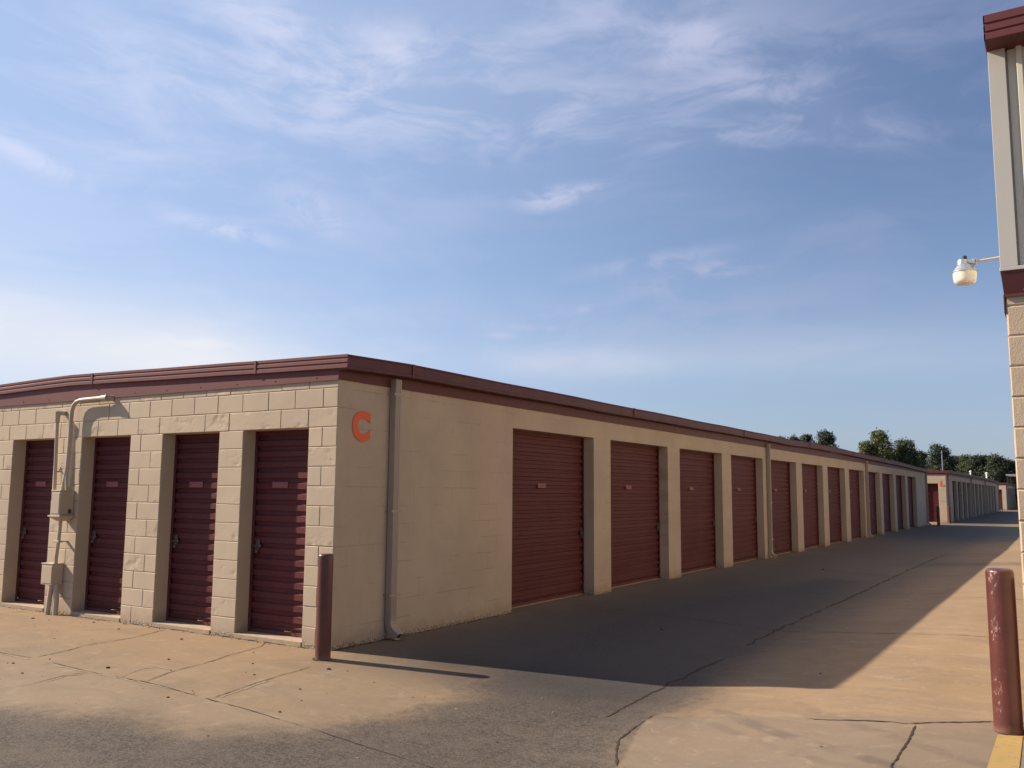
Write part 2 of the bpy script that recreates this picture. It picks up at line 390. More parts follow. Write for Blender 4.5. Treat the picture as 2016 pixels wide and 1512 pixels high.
for yy in (4.75, 9.15, 13.6, 22.0, 26.5, 31.0, 35.5):
    strip(mb, [(.02, yy-.02), (2.0, yy+.02), (4.2, yy), (6.03, yy+.02)], .032, jit=.8, gap=.8)
strip(mb, [(-9,-1.8),(-2.53,-1.875),(-1.954,-1.862),(-1.015,-1.937)], .016, gap=.8)
strip(mb, [(-1.015,-1.937),(-.567,-1.942),(-.235,-1.937),(.556,-1.985)], .018, gap=.8)
strip(mb, [(.556,-1.985),(1.04,-2.009),(1.823,-2.072),(2.261,-2.147),(2.948,-2.229),(3.6,-2.3)], .018, jit=.9)
strip(mb, [(-2.003,-1.834),(-2.079,-1.533),(-2.227,-1.145),(-2.257,-.629),(-2.451,-.058)], .022)
strip(mb, [(-.235,-1.937),(-.411,-1.5),(-.473,-1.151),(-.625,-.668),(-.72,-.254),(-.874,-.02)], .018)
strip(mb, [(.629,-1.963),(.519,-1.572),(.438,-1.08),(.374,-.622)], .018)
strip(mb, [(-.997,-1.952),(-.995,-2.207),(-.913,-2.488),(-.948,-2.728)], .02, jit=.9)
strip(mb, [(-5.2,-1.85),(-5.15,-.9),(-5.2,-.03)], .018)
strip(mb, [(-9.3,-.028),(-4,-.03),(-1.3,-.026),(.02,-.03),(.03,.4)], .035, jit=1.2, step=.04, lift=.0045)
strip(mb, [(.028,.02),(.03,3.42)], .03, jit=1.3, step=.04, lift=.0045)
for (bx, by, br) in ((.229, -.34, .082), (5.90, .31, .098)):
    strip(mb, [(bx+br*math.cos(a*.35), by+br*math.sin(a*.35)) for a in range(19)], .028, jit=1.1, fadeends=False, lift=.0045)
tag(mb.build('pavement_joints', M['crack']), kind='structure')
mb = MB()
strip(mb, [(-9,-1.83),(-2.53,-1.905),(-1.0,-1.965),(.2,-1.96)], .032, jit=.9, gap=.7, lift=.0025)
strip(mb, [(-.586,-1.93),(-.729,-1.581),(-.673,-1.487),(-.411,-1.5)], .035, lift=.003)
strip(mb, [(-.97,-1.96),(-.96,-2.2),(-.89,-2.4)], .045, jit=.8, lift=.0025)
strip(mb, [(.66,-1.9),(.56,-1.6),(.49,-1.2)], .04, jit=1, gap=.7, lift=.0025)
tag(mb.build('patched_joints', M['pale']), kind='structure')
mb = MB()
Y = [(5.842,.161),(5.986,.222),(5.998,-.575),(6.02,-2.5),(5.862,-2.5),(5.838,-.68)]
mb.face([(x, y, .004) for x, y in Y])
tag(mb.build('yellow_line', M['yellow']), kind='structure')

# small dark leaf bits and stones on the concrete
mb = MB()
def bit(x, y, r, mi):
    bm = bmesh.new(); bmesh.ops.create_icosphere(bm, subdivisions=1, radius=r)
    for v in bm.verts: v.co *= 1+random.uniform(-.35, .35); v.co.z *= .55
    mb.bm(bm, mi, Matrix.Translation((x, y, gz(x, y)+r*.3)) @ Matrix.Rotation(random.uniform(0, 6), 4, 'Z'))
for x, y, r in [(.566,-.612,.022),(-.1,-.9,.011),(.25,-1.2,.012),(.9,-1.3,.01),(-2.9,-.35,.014),(-1.9,-2.1,.013),(-1.0,-1.75,.02),(-1.4,-2.3,.012),(2.0,3.7,.02),(1.67,13.7,.035),(4.3,1.9,.012),(-.9,-1.2,.013),(1.3,-1.9,.012),(.35,-2.15,.012),(-3.6,-.2,.015),(-4.5,-.42,.017),(-1.75,-.4,.015),(4.9,-.7,.008)]: bit(x, y, r, 0)
for i in range(70):
    x = random.uniform(-5, 3.2); y = random.uniform(-3.4, -.15)
    bit(x, y, random.uniform(.003, .009), random.choice([0, 0, 0, 1]))
for i in range(220):   # rubble collected along the foot of the walls
    if random.random() < .6: x = random.uniform(-6, 0); y = -random.uniform(.01, .09)
    else: x = random.uniform(.01, .06); y = random.uniform(0, 3.4)
    bit(x, y, random.uniform(.004, .012), random.choice([0, 1, 1]))
tag(mb.build('leaf_litter', [simple('litter_dark', (.05, .032, .022), .9), simple('litter_pale', (.38, .30, .21), .9)]), 'scattered dark leaf crumbs and small stones on the concrete', 'litter', kind='stuff')

# ------------------------------------------------------------------ storage buildings
HD1, HD2, HW = 2.235, 2.442, 2.75
FD = [(-1.39,-.395),(-2.778,-1.783),(-4.388,-3.394),(-5.981,-4.993),(-7.59,-6.60),(-8.985,-7.99)]
LD = [(3.424,5.856),(6.465,8.933),(9.539,12.025),(12.649,15.082),(15.751,18.26),(18.901,21.416),(22.071,24.612),(25.296,27.893),(28.62,31.166),(31.762,34.465),(35.109,37.768),(38.446,41.135)]
W, LEN, RID = 9.38, 44.85, -4.69
FT = [(-.045,2.972),(1.05,2.995),(4.1,3.003),(9.1,3.018),(14.5,3.026),(17.0,3.018),(19.9,3.056),(23.4,3.062),(27.2,3.03),(34.9,3.012),(41.5,2.935),(LEN+.15,2.925)]

def interp(tab, y):
    for (a, b), (c, d) in zip(tab[:-1], tab[1:]):
        if y <= c: return b+(d-b)*(y-a)/(c-a)
    return tab[-1][1]

def block(mb, x0, x1, z0, z1, yf=0.0, core=.007, jit=.002, ch=.007):
    """one painted block: raised chamfered face standing proud of the joint plane"""
    yf = yf - random.uniform(-jit, jit)*.6; g_ = .0022
    a, b, c, d = x0+g_, x1-g_, z0+g_, z1-g_
    cc = [ch*random.uniform(.6, 1.1) for _ in range(4)]
    yb = core+.02
    rot = [random.uniform(-.0012, .0012) for _ in range(4)]
    o = [(a, yb, c), (b, yb, c), (b, yb, d), (a, yb, d)]
    i1 = [(a, yf+cc[0]*.75, c), (b, yf+cc[1]*.75, c), (b, yf+cc[2]*.75, d), (a, yf+cc[3]*.75, d)]
    i2 = [(a+cc[0], yf+rot[0], c+cc[1]), (b-cc[2], yf+rot[1], c+cc[1]), (b-cc[2], yf+rot[2], d-cc[3]), (a+cc[0], yf+rot[3], d-cc[3])]
    n = len(mb.v); mb.v += o+i1+i2
    for k in range(4):
        m_ = (k+1) % 4
        mb.f.append([n+k, n+m_, n+4+m_, n+4+k]); mb.m.append(0)
        mb.f.append([n+4+k, n+4+m_, n+8+m_, n+8+k]); mb.m.append(0)
    mb.f.append([n+8, n+9, n+10, n+11]); mb.m.append(0)

def door_mesh(width, height, pitch=.1176, depth=.02):
    """corrugated curtain in local coords: x across, y outward negative, z up"""
    mb = MB(); prof = []; z = height
    prof.append((depth, z))
    while z > .05:
        for dz, d in ((.0, depth), (.009, 0), (.068, 0), (.074, depth), (.1176, depth)):
            zz = z-dz
            if zz < .045: break
            if prof[-1] != (d, zz): prof.append((d, zz))
        z -= pitch
    prof.append((depth, .04)); prof.append((-.004, .038)); prof.append((-.004, 0)); prof.append((depth+.01, 0))
    n = len(mb.v); cols = [0, width]
    for (d, zz) in prof:
        for x in cols: mb.v.append((x, d, zz))
    for i in range(len(prof)-1):
        mb.f.append([n+2*i, n+2*i+2, n+2*i+3, n+2*i+1]); mb.m.append(0)
    return mb

def stroke_plate(parent, x, z, wd, ht, digits=True, y=-.004):
    mb = MB(); mb.box(x, x+wd, y-.003, y, z, z+ht, bev=.0008)
    if digits:
        k = 5; cw = wd/(k+1)
        for i in range(k):
            a = x+cw*(.5+i); rnd = random.Random(i*7+int(z*100))
            for j in range(3):
                if rnd.random() < .75:
                    zz = z+ht*(.22+.25*j); mb.box(a+.004, a+cw*.62, y-.0045, y-.0032, zz, zz+.006, 1)
            mb.box(a+(.0 if rnd.random() < .5 else cw*.55), a+(.006 if True else 0)+(.0 if rnd.random() < 0 else 0), y-.0045, y-.0032, z+ht*.2, z+ht*.8, 1) if False else None
            q = a+(0 if rnd.random() < .5 else cw*.5)
            mb.box(q, q+.005, y-.0048, y-.0034, z+ht*.2, z+ht*.8, 1)
    mb.build('number_plate', [M['plate'], M['plateink']], parent)

def roll_door(parent, x0, x1, hgt, place, detail=2, latch_side=1, plate=None, floor=.045):
    wd = x1-x0
    d = door_mesh(wd-.03, hgt-floor-.004).build('roll_up_door', M['door'], parent)
    place(d, x0+.015, floor)
    if detail >= 1:
        for xa in (-.014, wd-.052):
            mb = MB(); mb.box(xa, xa+.036, -.016, -.0045, 0, hgt-floor-.01); mb.build('door_track', M['door'], d)
        if plate: stroke_plate(d, *plate)
    if detail >= 2:
        mb = MB(); lx = wd-.13 if latch_side > 0 else .045
        mb.box(lx, lx+.07, -.014, -.005, .86, 1.0, bev=.002); mb.box(lx-.03, lx+.10, -.022, -.012, .915, .94, bev=.003)
        mb.tube([(lx+.03, -.026, .915), (lx+.03, -.03, .875), (lx+.055, -.03, .875), (lx+.055, -.026, .915)], .005, 8)
        mb.box(lx+.02, lx+.065, -.038, -.022, .85, .885, bev=.004)
        mb.build('latch', [M['steel']], d, smooth=35)
        mb = MB(); cx_ = wd*.62
        mb.tube([(cx_-.05, -.006, .055), (cx_-.045, -.03, .05), (cx_+.045, -.03, .05), (cx_+.05, -.006, .055)], .006, 8)
        mb.build('pull_handle', [M['steel']], d, smooth=35)
    return d

def downspout(parent, y, top, kick=True, w=.10, d=.078):
    mb = MB(); x0 = .012
    def ring(cx_, cz, ang):
        c_, s_ = math.cos(ang), math.sin(ang); out = []
        for (a, b) in ((0, -w/2), (d, -w/2), (d, w/2), (0, w/2)):
            out.append((cx_+a*c_, y+b, cz+a*s_))
        return out
    rings = [ring(x0, top, 0), ring(x0, .62, 0), ring(x0, .24, 0)]
    for k, (ax, az) in enumerate([(.0, .17), (.012, .12), (.038, .075), (.075, .04)]):
        rings.append(ring(x0+ax, az, math.radians(14*(k+1))))
    rings.append(ring(x0+.145, .002, math.radians(56)))
    base = len(mb.v)
    for r in rings: mb.v += r
    for i in range(len(rings)-1):
        for k in range(4):
            mb.f.append([base+i*4+k, base+(i+1)*4+k, base+(i+1)*4+(k+1) % 4, base+i*4+(k+1) % 4]); mb.m.append(0)
    # dark face set back inside the mouth, painting the shade of the hollow pipe
    r = rings[-1]; c_ = sum((Vector(p) for p in r), Vector())/4
    q = [c_+(Vector(p)-c_)*.9+Vector((-.02, 0, .012)) for p in r]; mb.face(q, 1)
    for k in range(4): mb.face([r[k], r[(k+1) % 4], q[(k+1) % 4], q[k]], 0)
    # vertical corrugations and straps
    for dy in (-.028, .0, .028): mb.box(x0+d-.001, x0+d+.004, y+dy-.007, y+dy+.007, .25, top-.01)
    for zz in (top-.18, 1.35, .45):
        mb.box(x0+d+.0045, x0+d+.0065, y-w/2-.03, y+w/2+.03, zz, zz+.03)
        mb.box(x0-.008, x0+.0, y-w/2-.03, y+w/2+.03, zz, zz+.03)
    mb.build('downspout', [M['downspout'], M['dark']], parent)

def ribbed(mb, pts_top, height, profile, horiz_normal, mi=0):
    """extrude a cross-section (offset out, drop) along a polyline of (point, ztop)"""
    n = len(mb.v); k = len(profile)
    for (p, zt) in pts_top:
        for (o, dz) in profile:
            mb.v.append((p[0]+horiz_normal[0]*o, p[1]+horiz_normal[1]*o, zt-dz))
    for i in range(len(pts_top)-1):
        for j in range(k-1):
            mb.f.append([n+i*k+j, n+(i+1)*k+j, n+(i+1)*k+j+1, n+i*k+j+1]); mb.m.append(mi)

def storage_building(ox, oy, label, letter, group, detail=2):
    R = empty('storage_building', (ox, oy, 0), label, 'building', group)
    wb = MB()
    # long side (plane x=0): piers and header; front (plane y=0): core just behind the block faces
    C0 = .007
    edges = [C0]+[e for d in LD for e in d]+[LEN]
    T = .2
    for i in range(0, len(edges), 2):
        wb.box(-T, 0, edges[i], edges[i+1], -.3, HD2, 0)
    wb.box(-T, 0, C0, LEN, HD2, 2.895, 0)
    fe = [-W]+[e for d in sorted(FD) for e in d]+[-T]
    for i in range(0, len(fe), 2):
        if fe[i+1] > fe[i]: wb.box(fe[i], fe[i+1], C0, T, -.3, HD1, 1)
    wb.box(-W, -T, C0, T, HD1, 2.895, 1)
    # back walls
    wb.box(-W, -W+T, T, LEN, -.3, 2.895, 0); wb.box(-W+T, -T, LEN-T, LEN, -.3, 2.895, 0)
    # block faces of the front
    rows = int(HW/.2032)+1
    if detail >= 1:
        for r in range(rows):
            z0, z1 = r*.2032, min((r+1)*.2032, HW)
            if r >= 11: segs = [(-W, 0.004, 0)]
            else: segs = [(fe[i], (fe[i+1] if i < len(fe)-2 else .004), 1) for i in range(0, len(fe), 2)]
            for (a, b, kind) in segs:
                cuts = []
                if kind and b-a < .45 and b < -.5: cuts = []
                elif kind:
                    base = b-.004 if b > 0 else b
                    if b-a < .45: cuts = [base-.2] if r % 2 == 0 else []
                    else: cuts = [a+.405] if r % 2 else [a+.205]
                else:
                    k = 0; off = 0 if r % 2 else .2
                    x = -off
                    while x > a:
                        if x < b-.03: cuts.append(x)
                        x -= .4064
                pts = sorted([a]+cuts+[b])
                i = 0
                while i < len(pts)-1:
                    j = i+1
                    if not kind and j < len(pts)-1 and random.random() < .16: j += 1     # joint hidden under paint
                    block(wb, pts[i], pts[j], z0 if r else -.03, z1); i = j
    else:
        wb.box(-W, 0.004, 0, .006, HD1, HW, 1)
        for i in range(0, len(fe), 2):
            wb.box(fe[i], fe[i+1] if i < len(fe)-2 else .004, 0, .006, -.03, HD1, 1)
    wb.build('wall', [M['blockside'], M['block']] if detail >= 1 else [M['blockside'], M['farblock']], R)
    if detail >= 1:
        wb = MB()
        for (a, b) in FD: wb.box(a+.001, b-.001, -.006, .30, -.05, .045, bev=.004)
        wb.box(-.30, -T-.001, .4, LEN-.4, -.05, .03)
        wb.build('door_sill', M['sill'], R)
    # doors
    for i, (a, b) in enumerate(FD):
        if i > (4 if detail >= 1 else 1): break
        def place(o, x, z): o.location = (x, .195, z)
        roll_door(R, a, b, HD1+.02, place, detail if i < 4 else 1, latch_side=-1, plate=((.27, 1.56, .24, .066) if detail >= 1 and i < 4 else None))
    for i, (a, b) in enumerate(LD):
        def place(o, x, z): o.location = (-.19, x, z); o.rotation_euler = (0, 0, PI/2)
        roll_door(R, a, b, HD2+.02, place, (detail if i < 5 else min(detail, 1)) if detail >= 1 else 0, latch_side=1, plate=((.98, 1.62, .23, .07) if detail >= 1 and i < 8 else None), floor=.02)
    # eaves: smooth flashing on the wall, ribbed fascia in front of it
    fl = MB()
    fl.box(-W, .012, -.012, -.004, HW-.03, 2.95, bev=0)
    fl.box(-W, .012, -.017, -.0125, HW-.034, HW-.026)
    xx = -.3
    while xx > -W+.2:
        fl.box(xx-.006, xx+.006, -.016, -.0118, HW+.0, HW+.012); xx -= .61
    fl.build('gable_flashing', M['maroon_trim'], R)
    fl = MB(); fl.box(.004, .012, -.004, LEN, HW-.025, 2.90); fl.box(.0125, .018, -.004, LEN, HW-.029, HW-.02)
    fl.build('eave_flashing', M['maroon'], R)
    fa = MB()
    prof = [(0, 0), (.006, .004), (.006, .030), (.0, .036), (.0, .048), (.007, .054), (.007, .082), (.0, .088), (.0, .100), (.008, .106), (.008, .140), (.0, .146), (-.028, .150)]
    n_ = 16; tops = []
    for i in range(n_+1):
        x = (-W-.15+(RID+W+.15)*i/8) if i <= 8 else RID+(.154-RID)*(i-8)/8
        zt = 2.972+.088*(1-abs(x-RID)/(W/2+.15)) + .0015*math.sin(i*2.1)
        tops.append(((x, -.034), zt))
    # give the ribs a little taper toward the ridge as on the sheet metal
    ribbed(fa, tops, .15, prof, (0, -1))
    for xx in (-1.2, -4.2, -7.3):
        zt = 2.972+.088*(1-abs(xx-RID)/(W/2+.15))
        fa.box(xx-.015, xx+.015, -.0465, -.0415, zt-.146, zt-.002)
    fa.face([(.154, -.034-o, 2.972-dz) for o, dz in prof[:-1]][::-1]); fa.face([(.154, -.034, 2.972), (.154, -.034, 2.83), (.12, .0, 2.83), (.12, .0, 2.972)])
    fa.build('fascia', M['maroon_trim'], R)
    fa = MB()
    prof2 = [(0, 0), (.008, .003), (.010, .018), (.002, .024), (.002, .118), (.010, .124), (.010, .150), (.0, .156), (-.13, .160)]
    tops = []
    yy = -.032
    while yy < LEN+.15:
        zt = interp(FT, yy); seam = .004*math.sin(yy*1.7)+.003*math.sin(yy*.53)
        tops.append(((.14+.004*math.sin(yy*.9), yy), zt+seam))
        yy += 1.0
    tops.append(((.14, LEN+.15), interp(FT, LEN+.15)))
    ribbed(fa, tops, .15, prof2, (1, 0))
    p0, p1 = tops[0], tops[-1]
    for (p, zt), sgn in ((p0, 1), (p1, -1)):
        fa.face([(p[0]+o, p[1], zt-dz) for o, dz in prof2][::sgn])
    # lap joints of the gutter sections
    for k, ys_ in enumerate((1.05, 7.1, 13.2, 19.3, 25.4, 31.5, 37.6)):
        zt = interp(FT, ys_)+.006
        fa.box(.151, .156, ys_-.02, ys_+.02, zt-.156, zt-.002)
    fa.build('gutter', M['maroon'], R)
    rf = MB()
    zr = 3.03
    for (xa, xb, za, zb) in ((-W-.14, RID, 2.955, 3.045), (RID, .139, 3.045, 2.955)):
        rf.box(xa, xb, -.02, LEN+.14, 2.90, 2.901)
        rf.mesh([(xa, -.03, za), (xb, -.03, zb), (xb, LEN+.14, zb), (xa, LEN+.14, za)], [(0, 1, 2, 3)])
    rf.build('roof', M['roof'], R)
    for yy in (.875, 15.42, 28.25, 44.62): downspout(R, yy, HW+.06)
    # painted letter board
    if letter:
        cu = bpy.data.curves.new('letter', 'FONT'); cu.body = letter; cu.size = .40 if letter == 'C' else .44; cu.extrude = .004; cu.offset = .022
        cu.align_x = 'CENTER'; cu.align_y = 'CENTER'
        tmp = bpy.data.objects.new('letter', cu); COL.objects.link(tmp)
        dg = bpy.context.evaluated_depsgraph_get(); lm = bpy.data.meshes.new_from_object(tmp.evaluated_get(dg)); bpy.data.objects.remove(tmp)
        xs_ = [v.co.x for v in lm.vertices]; ys_ = [v.co.y for v in lm.vertices]
        cx_, cy_ = (min(xs_)+max(xs_))/2, (min(ys_)+max(ys_))/2
        tw, th = (.285, .325) if letter == 'C' else (.26, .32)
        for v in lm.vertices:
            v.co.x = (v.co.x-cx_)*tw/(max(xs_)-min(xs_)); v.co.y = (v.co.y-cy_)*th/(max(ys_)-min(ys_))
        lm.materials.clear(); lm.materials.append(M['letter'])
        lo = bpy.data.objects.new('wall_letter', lm); COL.objects.link(lo); lo.parent = R
        if letter == 'C': lo.location = (.0055, .368, 2.262); lo.rotation_euler = (PI/2, 0, PI/2)
        else: lo.location = (-.18, -.006, 2.24); lo.rotation_euler = (PI/2, 0, 0)
        lo['label'] = 'bold orange letter %s fixed high on the wall' % letter
    return R

GB = 'rows of cream storage buildings'
bC = storage_building(0, 0, 'long cream block storage building with maroon doors and an orange letter C near its corner', 'C', GB, 2)
bL = storage_building(.46, 49.5, 'smaller looking storage building further down the alley, marked with an orange letter L', 'L', GB, 1)
bM = storage_building(.55, 106, 'farthest cream storage building, its sunlit end just visible past the building marked L', None, GB, 0)
# thin pipes on the roofs
def vent(parent, x, y, z0, z1, r, m, cap=True):
    mb = MB(); mb.tube([(x, y, z0), (x, y, z1)], r, 10)
    if cap: mb.lathe([(r*1.9, z1-.02), (r*1.9, z1+.03), (0.001, z1+.09)], (x, y, 0), 12)
    mb.build('vent_pipe', m, parent, smooth=40)
vent(bC, .0-.9, 24.0+2, 2.95, 3.32, .022, M['dark'], False)
vent(bL, -.5, 22, 2.9, 3.42, .05, M['white']); vent(bL, -.2, 34, 2.9, 3.55, .07, M['white'])

# ------------------------------------------------------------------ electrical boxes and conduits on the front
E = empty('electrical_panel', (-4.65, 0, 0), 'cream painted electrical boxes joined by conduits on the pier between two front doors', 'electrical panel')
def ebox(x0, x1, d, z0, z1, lid=True):
    mb = MB(); mb.box(x0, x1, -d, -.004, z0, z1, bev=.004)
    if lid:
        mb.box(x0-.006, x1+.006, -d-.006, -.006, z1+.001, z1+.016, bev=.003)
        mb.box(x0+.012, x1-.012, -d-.005, -d+.001, z0+.02, z1-.02, bev=.002)
    o = mb.build('panel_box', M['wallpaintmetal'], E, (0, 0, 0)); return o
X0 = -4.65
def loc(pts): return [(p[0]-X0, p[1], p[2]) for p in pts]
ebox(-4.665-X0, -4.475-X0, .19, 1.245, 1.545)
mb = MB(); mb.box(-4.70-X0, -4.44-X0, -.205, -.004, 1.222, 1.243, bev=.003)
mb.mesh(loc([(-4.68,-.20,1.222),(-4.46,-.20,1.222),(-4.46,-.01,1.222),(-4.68,-.01,1.222),(-4.60,-.14,1.17),(-4.52,-.14,1.17),(-4.52,-.03,1.17),(-4.60,-.03,1.17)]), [(0,1,5,4),(1,2,6,5),(2,3,7,6),(3,0,4,7),(4,5,6,7)])
mb.build('panel_box', M['wallpaintmetal'], E)
ebox(-4.84-X0, -4.60-X0, .15, .368, .622)
def conduit(pts, r):
    mb = MB(); mb.tube(loc(pts), r, 14); o = mb.build('conduit', M['wallpaintmetal'], E, smooth=50); return o
conduit([(-4.853,-.07,2.52),(-4.846,-.07,2.31),(-4.80,-.075,1.56)], .022)
mb = MB(); mb.tube(loc([(-4.853,-.07,2.44),(-4.853,-.07,2.58)]), [.030,.036], 14); mb.tube(loc([(-4.853,-.07,2.565),(-4.80,-.02,2.56),(-4.78,-.004,2.56)]), .03, 12); mb.box(-4.88-X0,-4.82-X0,-.008,-.002,1.83,1.86); mb.tube(loc([(-4.83,-.07,1.80),(-4.80,-.004,1.80)]), .012, 8)
mb.build('conduit_elbow', M['wallpaintmetal'], E, smooth=50)
bend = [(-3.86,-.07,2.712),(-4.12,-.07,2.712),(-4.36,-.07,2.708),(-4.45,-.07,2.69),(-4.51,-.07,2.65),(-4.542,-.07,2.58),(-4.548,-.07,2.45),(-4.545,-.07,2.2),(-4.56,-.07,1.85),(-4.575,-.08,1.72),(-4.60,-.09,1.555)]
conduit(bend, .027)
conduit([(-4.56,-.07,1.86),(-4.545,-.08,1.72),(-4.51,-.09,1.555)], .02)
mb = MB(); mb.tube(loc([(-3.93,-.07,2.712),(-3.80,-.07,2.712)]), [.034,.040], 14); mb.tube(loc([(-3.80,-.075,2.712),(-3.78,-.004,2.712)]), .034, 12); mb.tube(loc([(-3.83,-.07,2.73),(-3.83,-.07,2.77)]), .012, 8)
mb.build('conduit_elbow', M['wallpaintmetal'], E, smooth=50)
conduit([(-4.547,-.12,1.18),(-4.55,-.12,1.05),(-4.572,-.12,.83),(-4.597,-.115,.70),(-4.60,-.11,.62)], .022)
mb = MB(); mb.box(-4.64-X0,-4.52-X0,-.145,-.095,.90,.925,bev=.003); mb.box(-4.60-X0,-4.55-X0,-.1,-.002,.905,.92); mb.build('pipe_clamp', M['wallpaintmetal'], E)
conduit([(-4.655,-.115,.372),(-4.70,-.12,-.02)], .030)
conduit([(-4.545,-.12,.372),(-4.56,-.12,.25),(-4.575,-.12,-.02)], .036) if False else conduit([(-4.625,-.075,.372),(-4.575,-.09,.2),(-4.56,-.10,-.02)], .033)
mb = MB(); mb.box(-4.474-X0,-4.468-X0,-.075,-.035,1.27,1.32); mb.tube([(-4.468-X0,-.055,1.285),(-4.45-X0,-.055,1.285)], .016, 12)
mb.build('lock', M['steel'], E, smooth=40)

# ------------------------------------------------------------------ bollards
def bollard(x, y, h, r, mat, label, group='maroon bollards at the building corners', lean=(0, 0)):
    mb = MB()
    cap = [(r-r*.32+r*.32*math.cos(a), h-r*.32+r*.32*math.sin(a)) for a in [i*PI/2/7 for i in range(7)]]+[(.0005, h)]
    seg = [(r+.002, -.05), (r+.0015, .03)]+[(r, .06+(h-r*.45-.06)*i/14) for i in range(14)]
    mb.lathe(seg+cap, n=36, wob=lambda a, z: .006*math.sin(a*2+z*4)+.004*math.sin(a*3-z*7))
    o = mb.build('bollard', mat, None, (x, y, gz(x, y)), smooth=60); o.rotation_euler = (lean[0], lean[1], 0)
    return tag(o, label, 'bollard', group)
bm_worn = bollard_material('worn_bollard_paint', (.665, .73), (-.47, -.88))
bm_ok = bollard_material('bollard_paint', (.66, .74))
bollard(.229, -.34+.0, .987, .0735, bm_ok, 'maroon steel bollard standing in front of the corner below the letter C')
bollard(5.90, .31, 1.085, .089, bm_worn, 'chipped maroon bollard nearest the camera, at the end of the yellow stripe')
bollard(.60, 41.9+2.2, 1.02, .075, bm_ok, 'small distant bollard at the far corner of the building with the letter C')
bollard(.63, 48.9, .98, .075, bm_ok, 'small distant bollard at the corner of the building marked L')
# leaning plank at the far end
mb = MB(); mb.box(-.05, .05, -.02, .02, 0, 1.35, bev=.004)
o = mb.build('plank', M['wood'], None, (.60, 97.5, 0)); o.rotation_euler = (0, -.22, .2)
tag(o, 'dark plank leaning against the far end of the building marked L', 'plank')

# ------------------------------------------------------------------ office building at right
OX, OY = 6.048, -.06
O = empty('office_building', (OX, OY, 0), 'taller building at the right edge with block base and ribbed metal upper wall', 'building')
mb = MB(); ZT = 2.945
mb.box(0.006, 12, .007, 30, -.3, ZT, 0)
for r in range(15):
    z0, z1 = r*.2032, min((r+1)*.2032, ZT)
    x = 0.0; k = .4 if r % 2 else .2; first = True
    while x < 9:
        block(mb, x, min(x+(.2 if (first and r % 2) else .4064), 12), z0 if r else -.03, z1, 0, .007, .003, .010); 
        x += .2 if (first and r % 2) else .4064; first = False
mb.box(0, .0055, .03, 30, -.3, ZT-.001, 1)
mb.build('block_wall', [M['blockrough'], M['blockside']], O)
# maroon flashing skirt, slanting out under the siding
mb = MB()
mb.mesh([(-.005,-.014,2.925),(12,-.014,2.925),(12,-.055,3.075),(-.016,-.055,3.075),(-.005,30,2.925),(-.016,30,3.075)], [(0,1,2,3),(4,0,3,5)])
mb.box(-.008, 12, -.018, -.004, 2.905, 2.925); mb.box(-.010, -.002, -.003, 30, 2.80, 2.925)
for k in range(14): mb.lathe([(.012,0),(.012,.006),(.001,.012)], (.12+.6*k, -.02, 2.94), 8)
mb.build('base_flashing', M['maroon'], O)
mb = MB(); mb.box(-.020, 12, -.060, -.004, 3.076, 3.102, bev=.003); mb.box(-.020, -.004, -.003, 30, 3.076, 3.102)
mb.build('drip_trim', M['trimgrey'], O)
# siding: ribbed panels on the front, corner trim
TOP = 4.66
mb = MB()
prof = []; x = .10
while x < 11.8:
    prof += [(x, -.012), (x+.045, -.012), (x+.055, -.045), (x+.085, -.045), (x+.095, -.012), (x+.13, -.012), (x+.136, -.020), (x+.150, -.020), (x+.156, -.012)]
    x += .165
n = len(mb.v)
for (a, b) in prof: mb.v += [(a, b, 3.103), (a, b, TOP)]
for i in range(len(prof)-1): mb.f.append([n+2*i, n+2*i+2, n+2*i+3, n+2*i+1]); mb.m.append(0)
prof = []; y = .11
while y < 29.8:
    prof += [(-.003, y), (-.003, y+.18), (-.013, y+.19), (-.013, y+.22), (-.003, y+.23)]; y += .30
n = len(mb.v)
for (a, b) in prof: mb.v += [(a, b, 3.103), (a, b, TOP)]
for i in range(len(prof)-1): mb.f.append([n+2*i, n+2*i+1, n+2*i+3, n+2*i+2]); mb.m.append(0)
mb.box(0.001, 12, .001, 30, 2.95, TOP+.1)
mb.build('metal_siding', M['siding'], O)
mb = MB(); mb.box(-.016, .088, -.056, -.046, 3.103, TOP, bev=.002); mb.box(-.016, -.006, -.0455, .10, 3.103, TOP); mb.box(.078,.088,-.0455,-.005,3.103,TOP)
mb.build('corner_trim', M['trimgrey'], O)
mb = MB()
prof = [(0, 0), (.008, .006), (.008, .058), (0, .064), (0, .072), (.008, .078), (.008, .118), (0, .124), (0, .130), (.008, .136), (.008, .178), (0, .184)]
ribbed(mb, [((-.015, -.235), 4.808), ((12.2, -.235), 4.808)], .18, prof, (0, -1))
ribbed(mb, [((-.015, 30.2), 4.808), ((-.015, -.235), 4.808)], .18, prof, (-1, 0))
mb.build('fascia', M['maroon_trim'], O)
mb = MB(); mb.box(-.014, 12.1, -.234, -.0, 4.628, 4.638); mb.build('soffit', M['maroon'], O)
mb = MB(); mb.box(-.013, 12.1, -.233, 30.1, 4.795, 4.805); mb.build('roof', M['roof'], O)

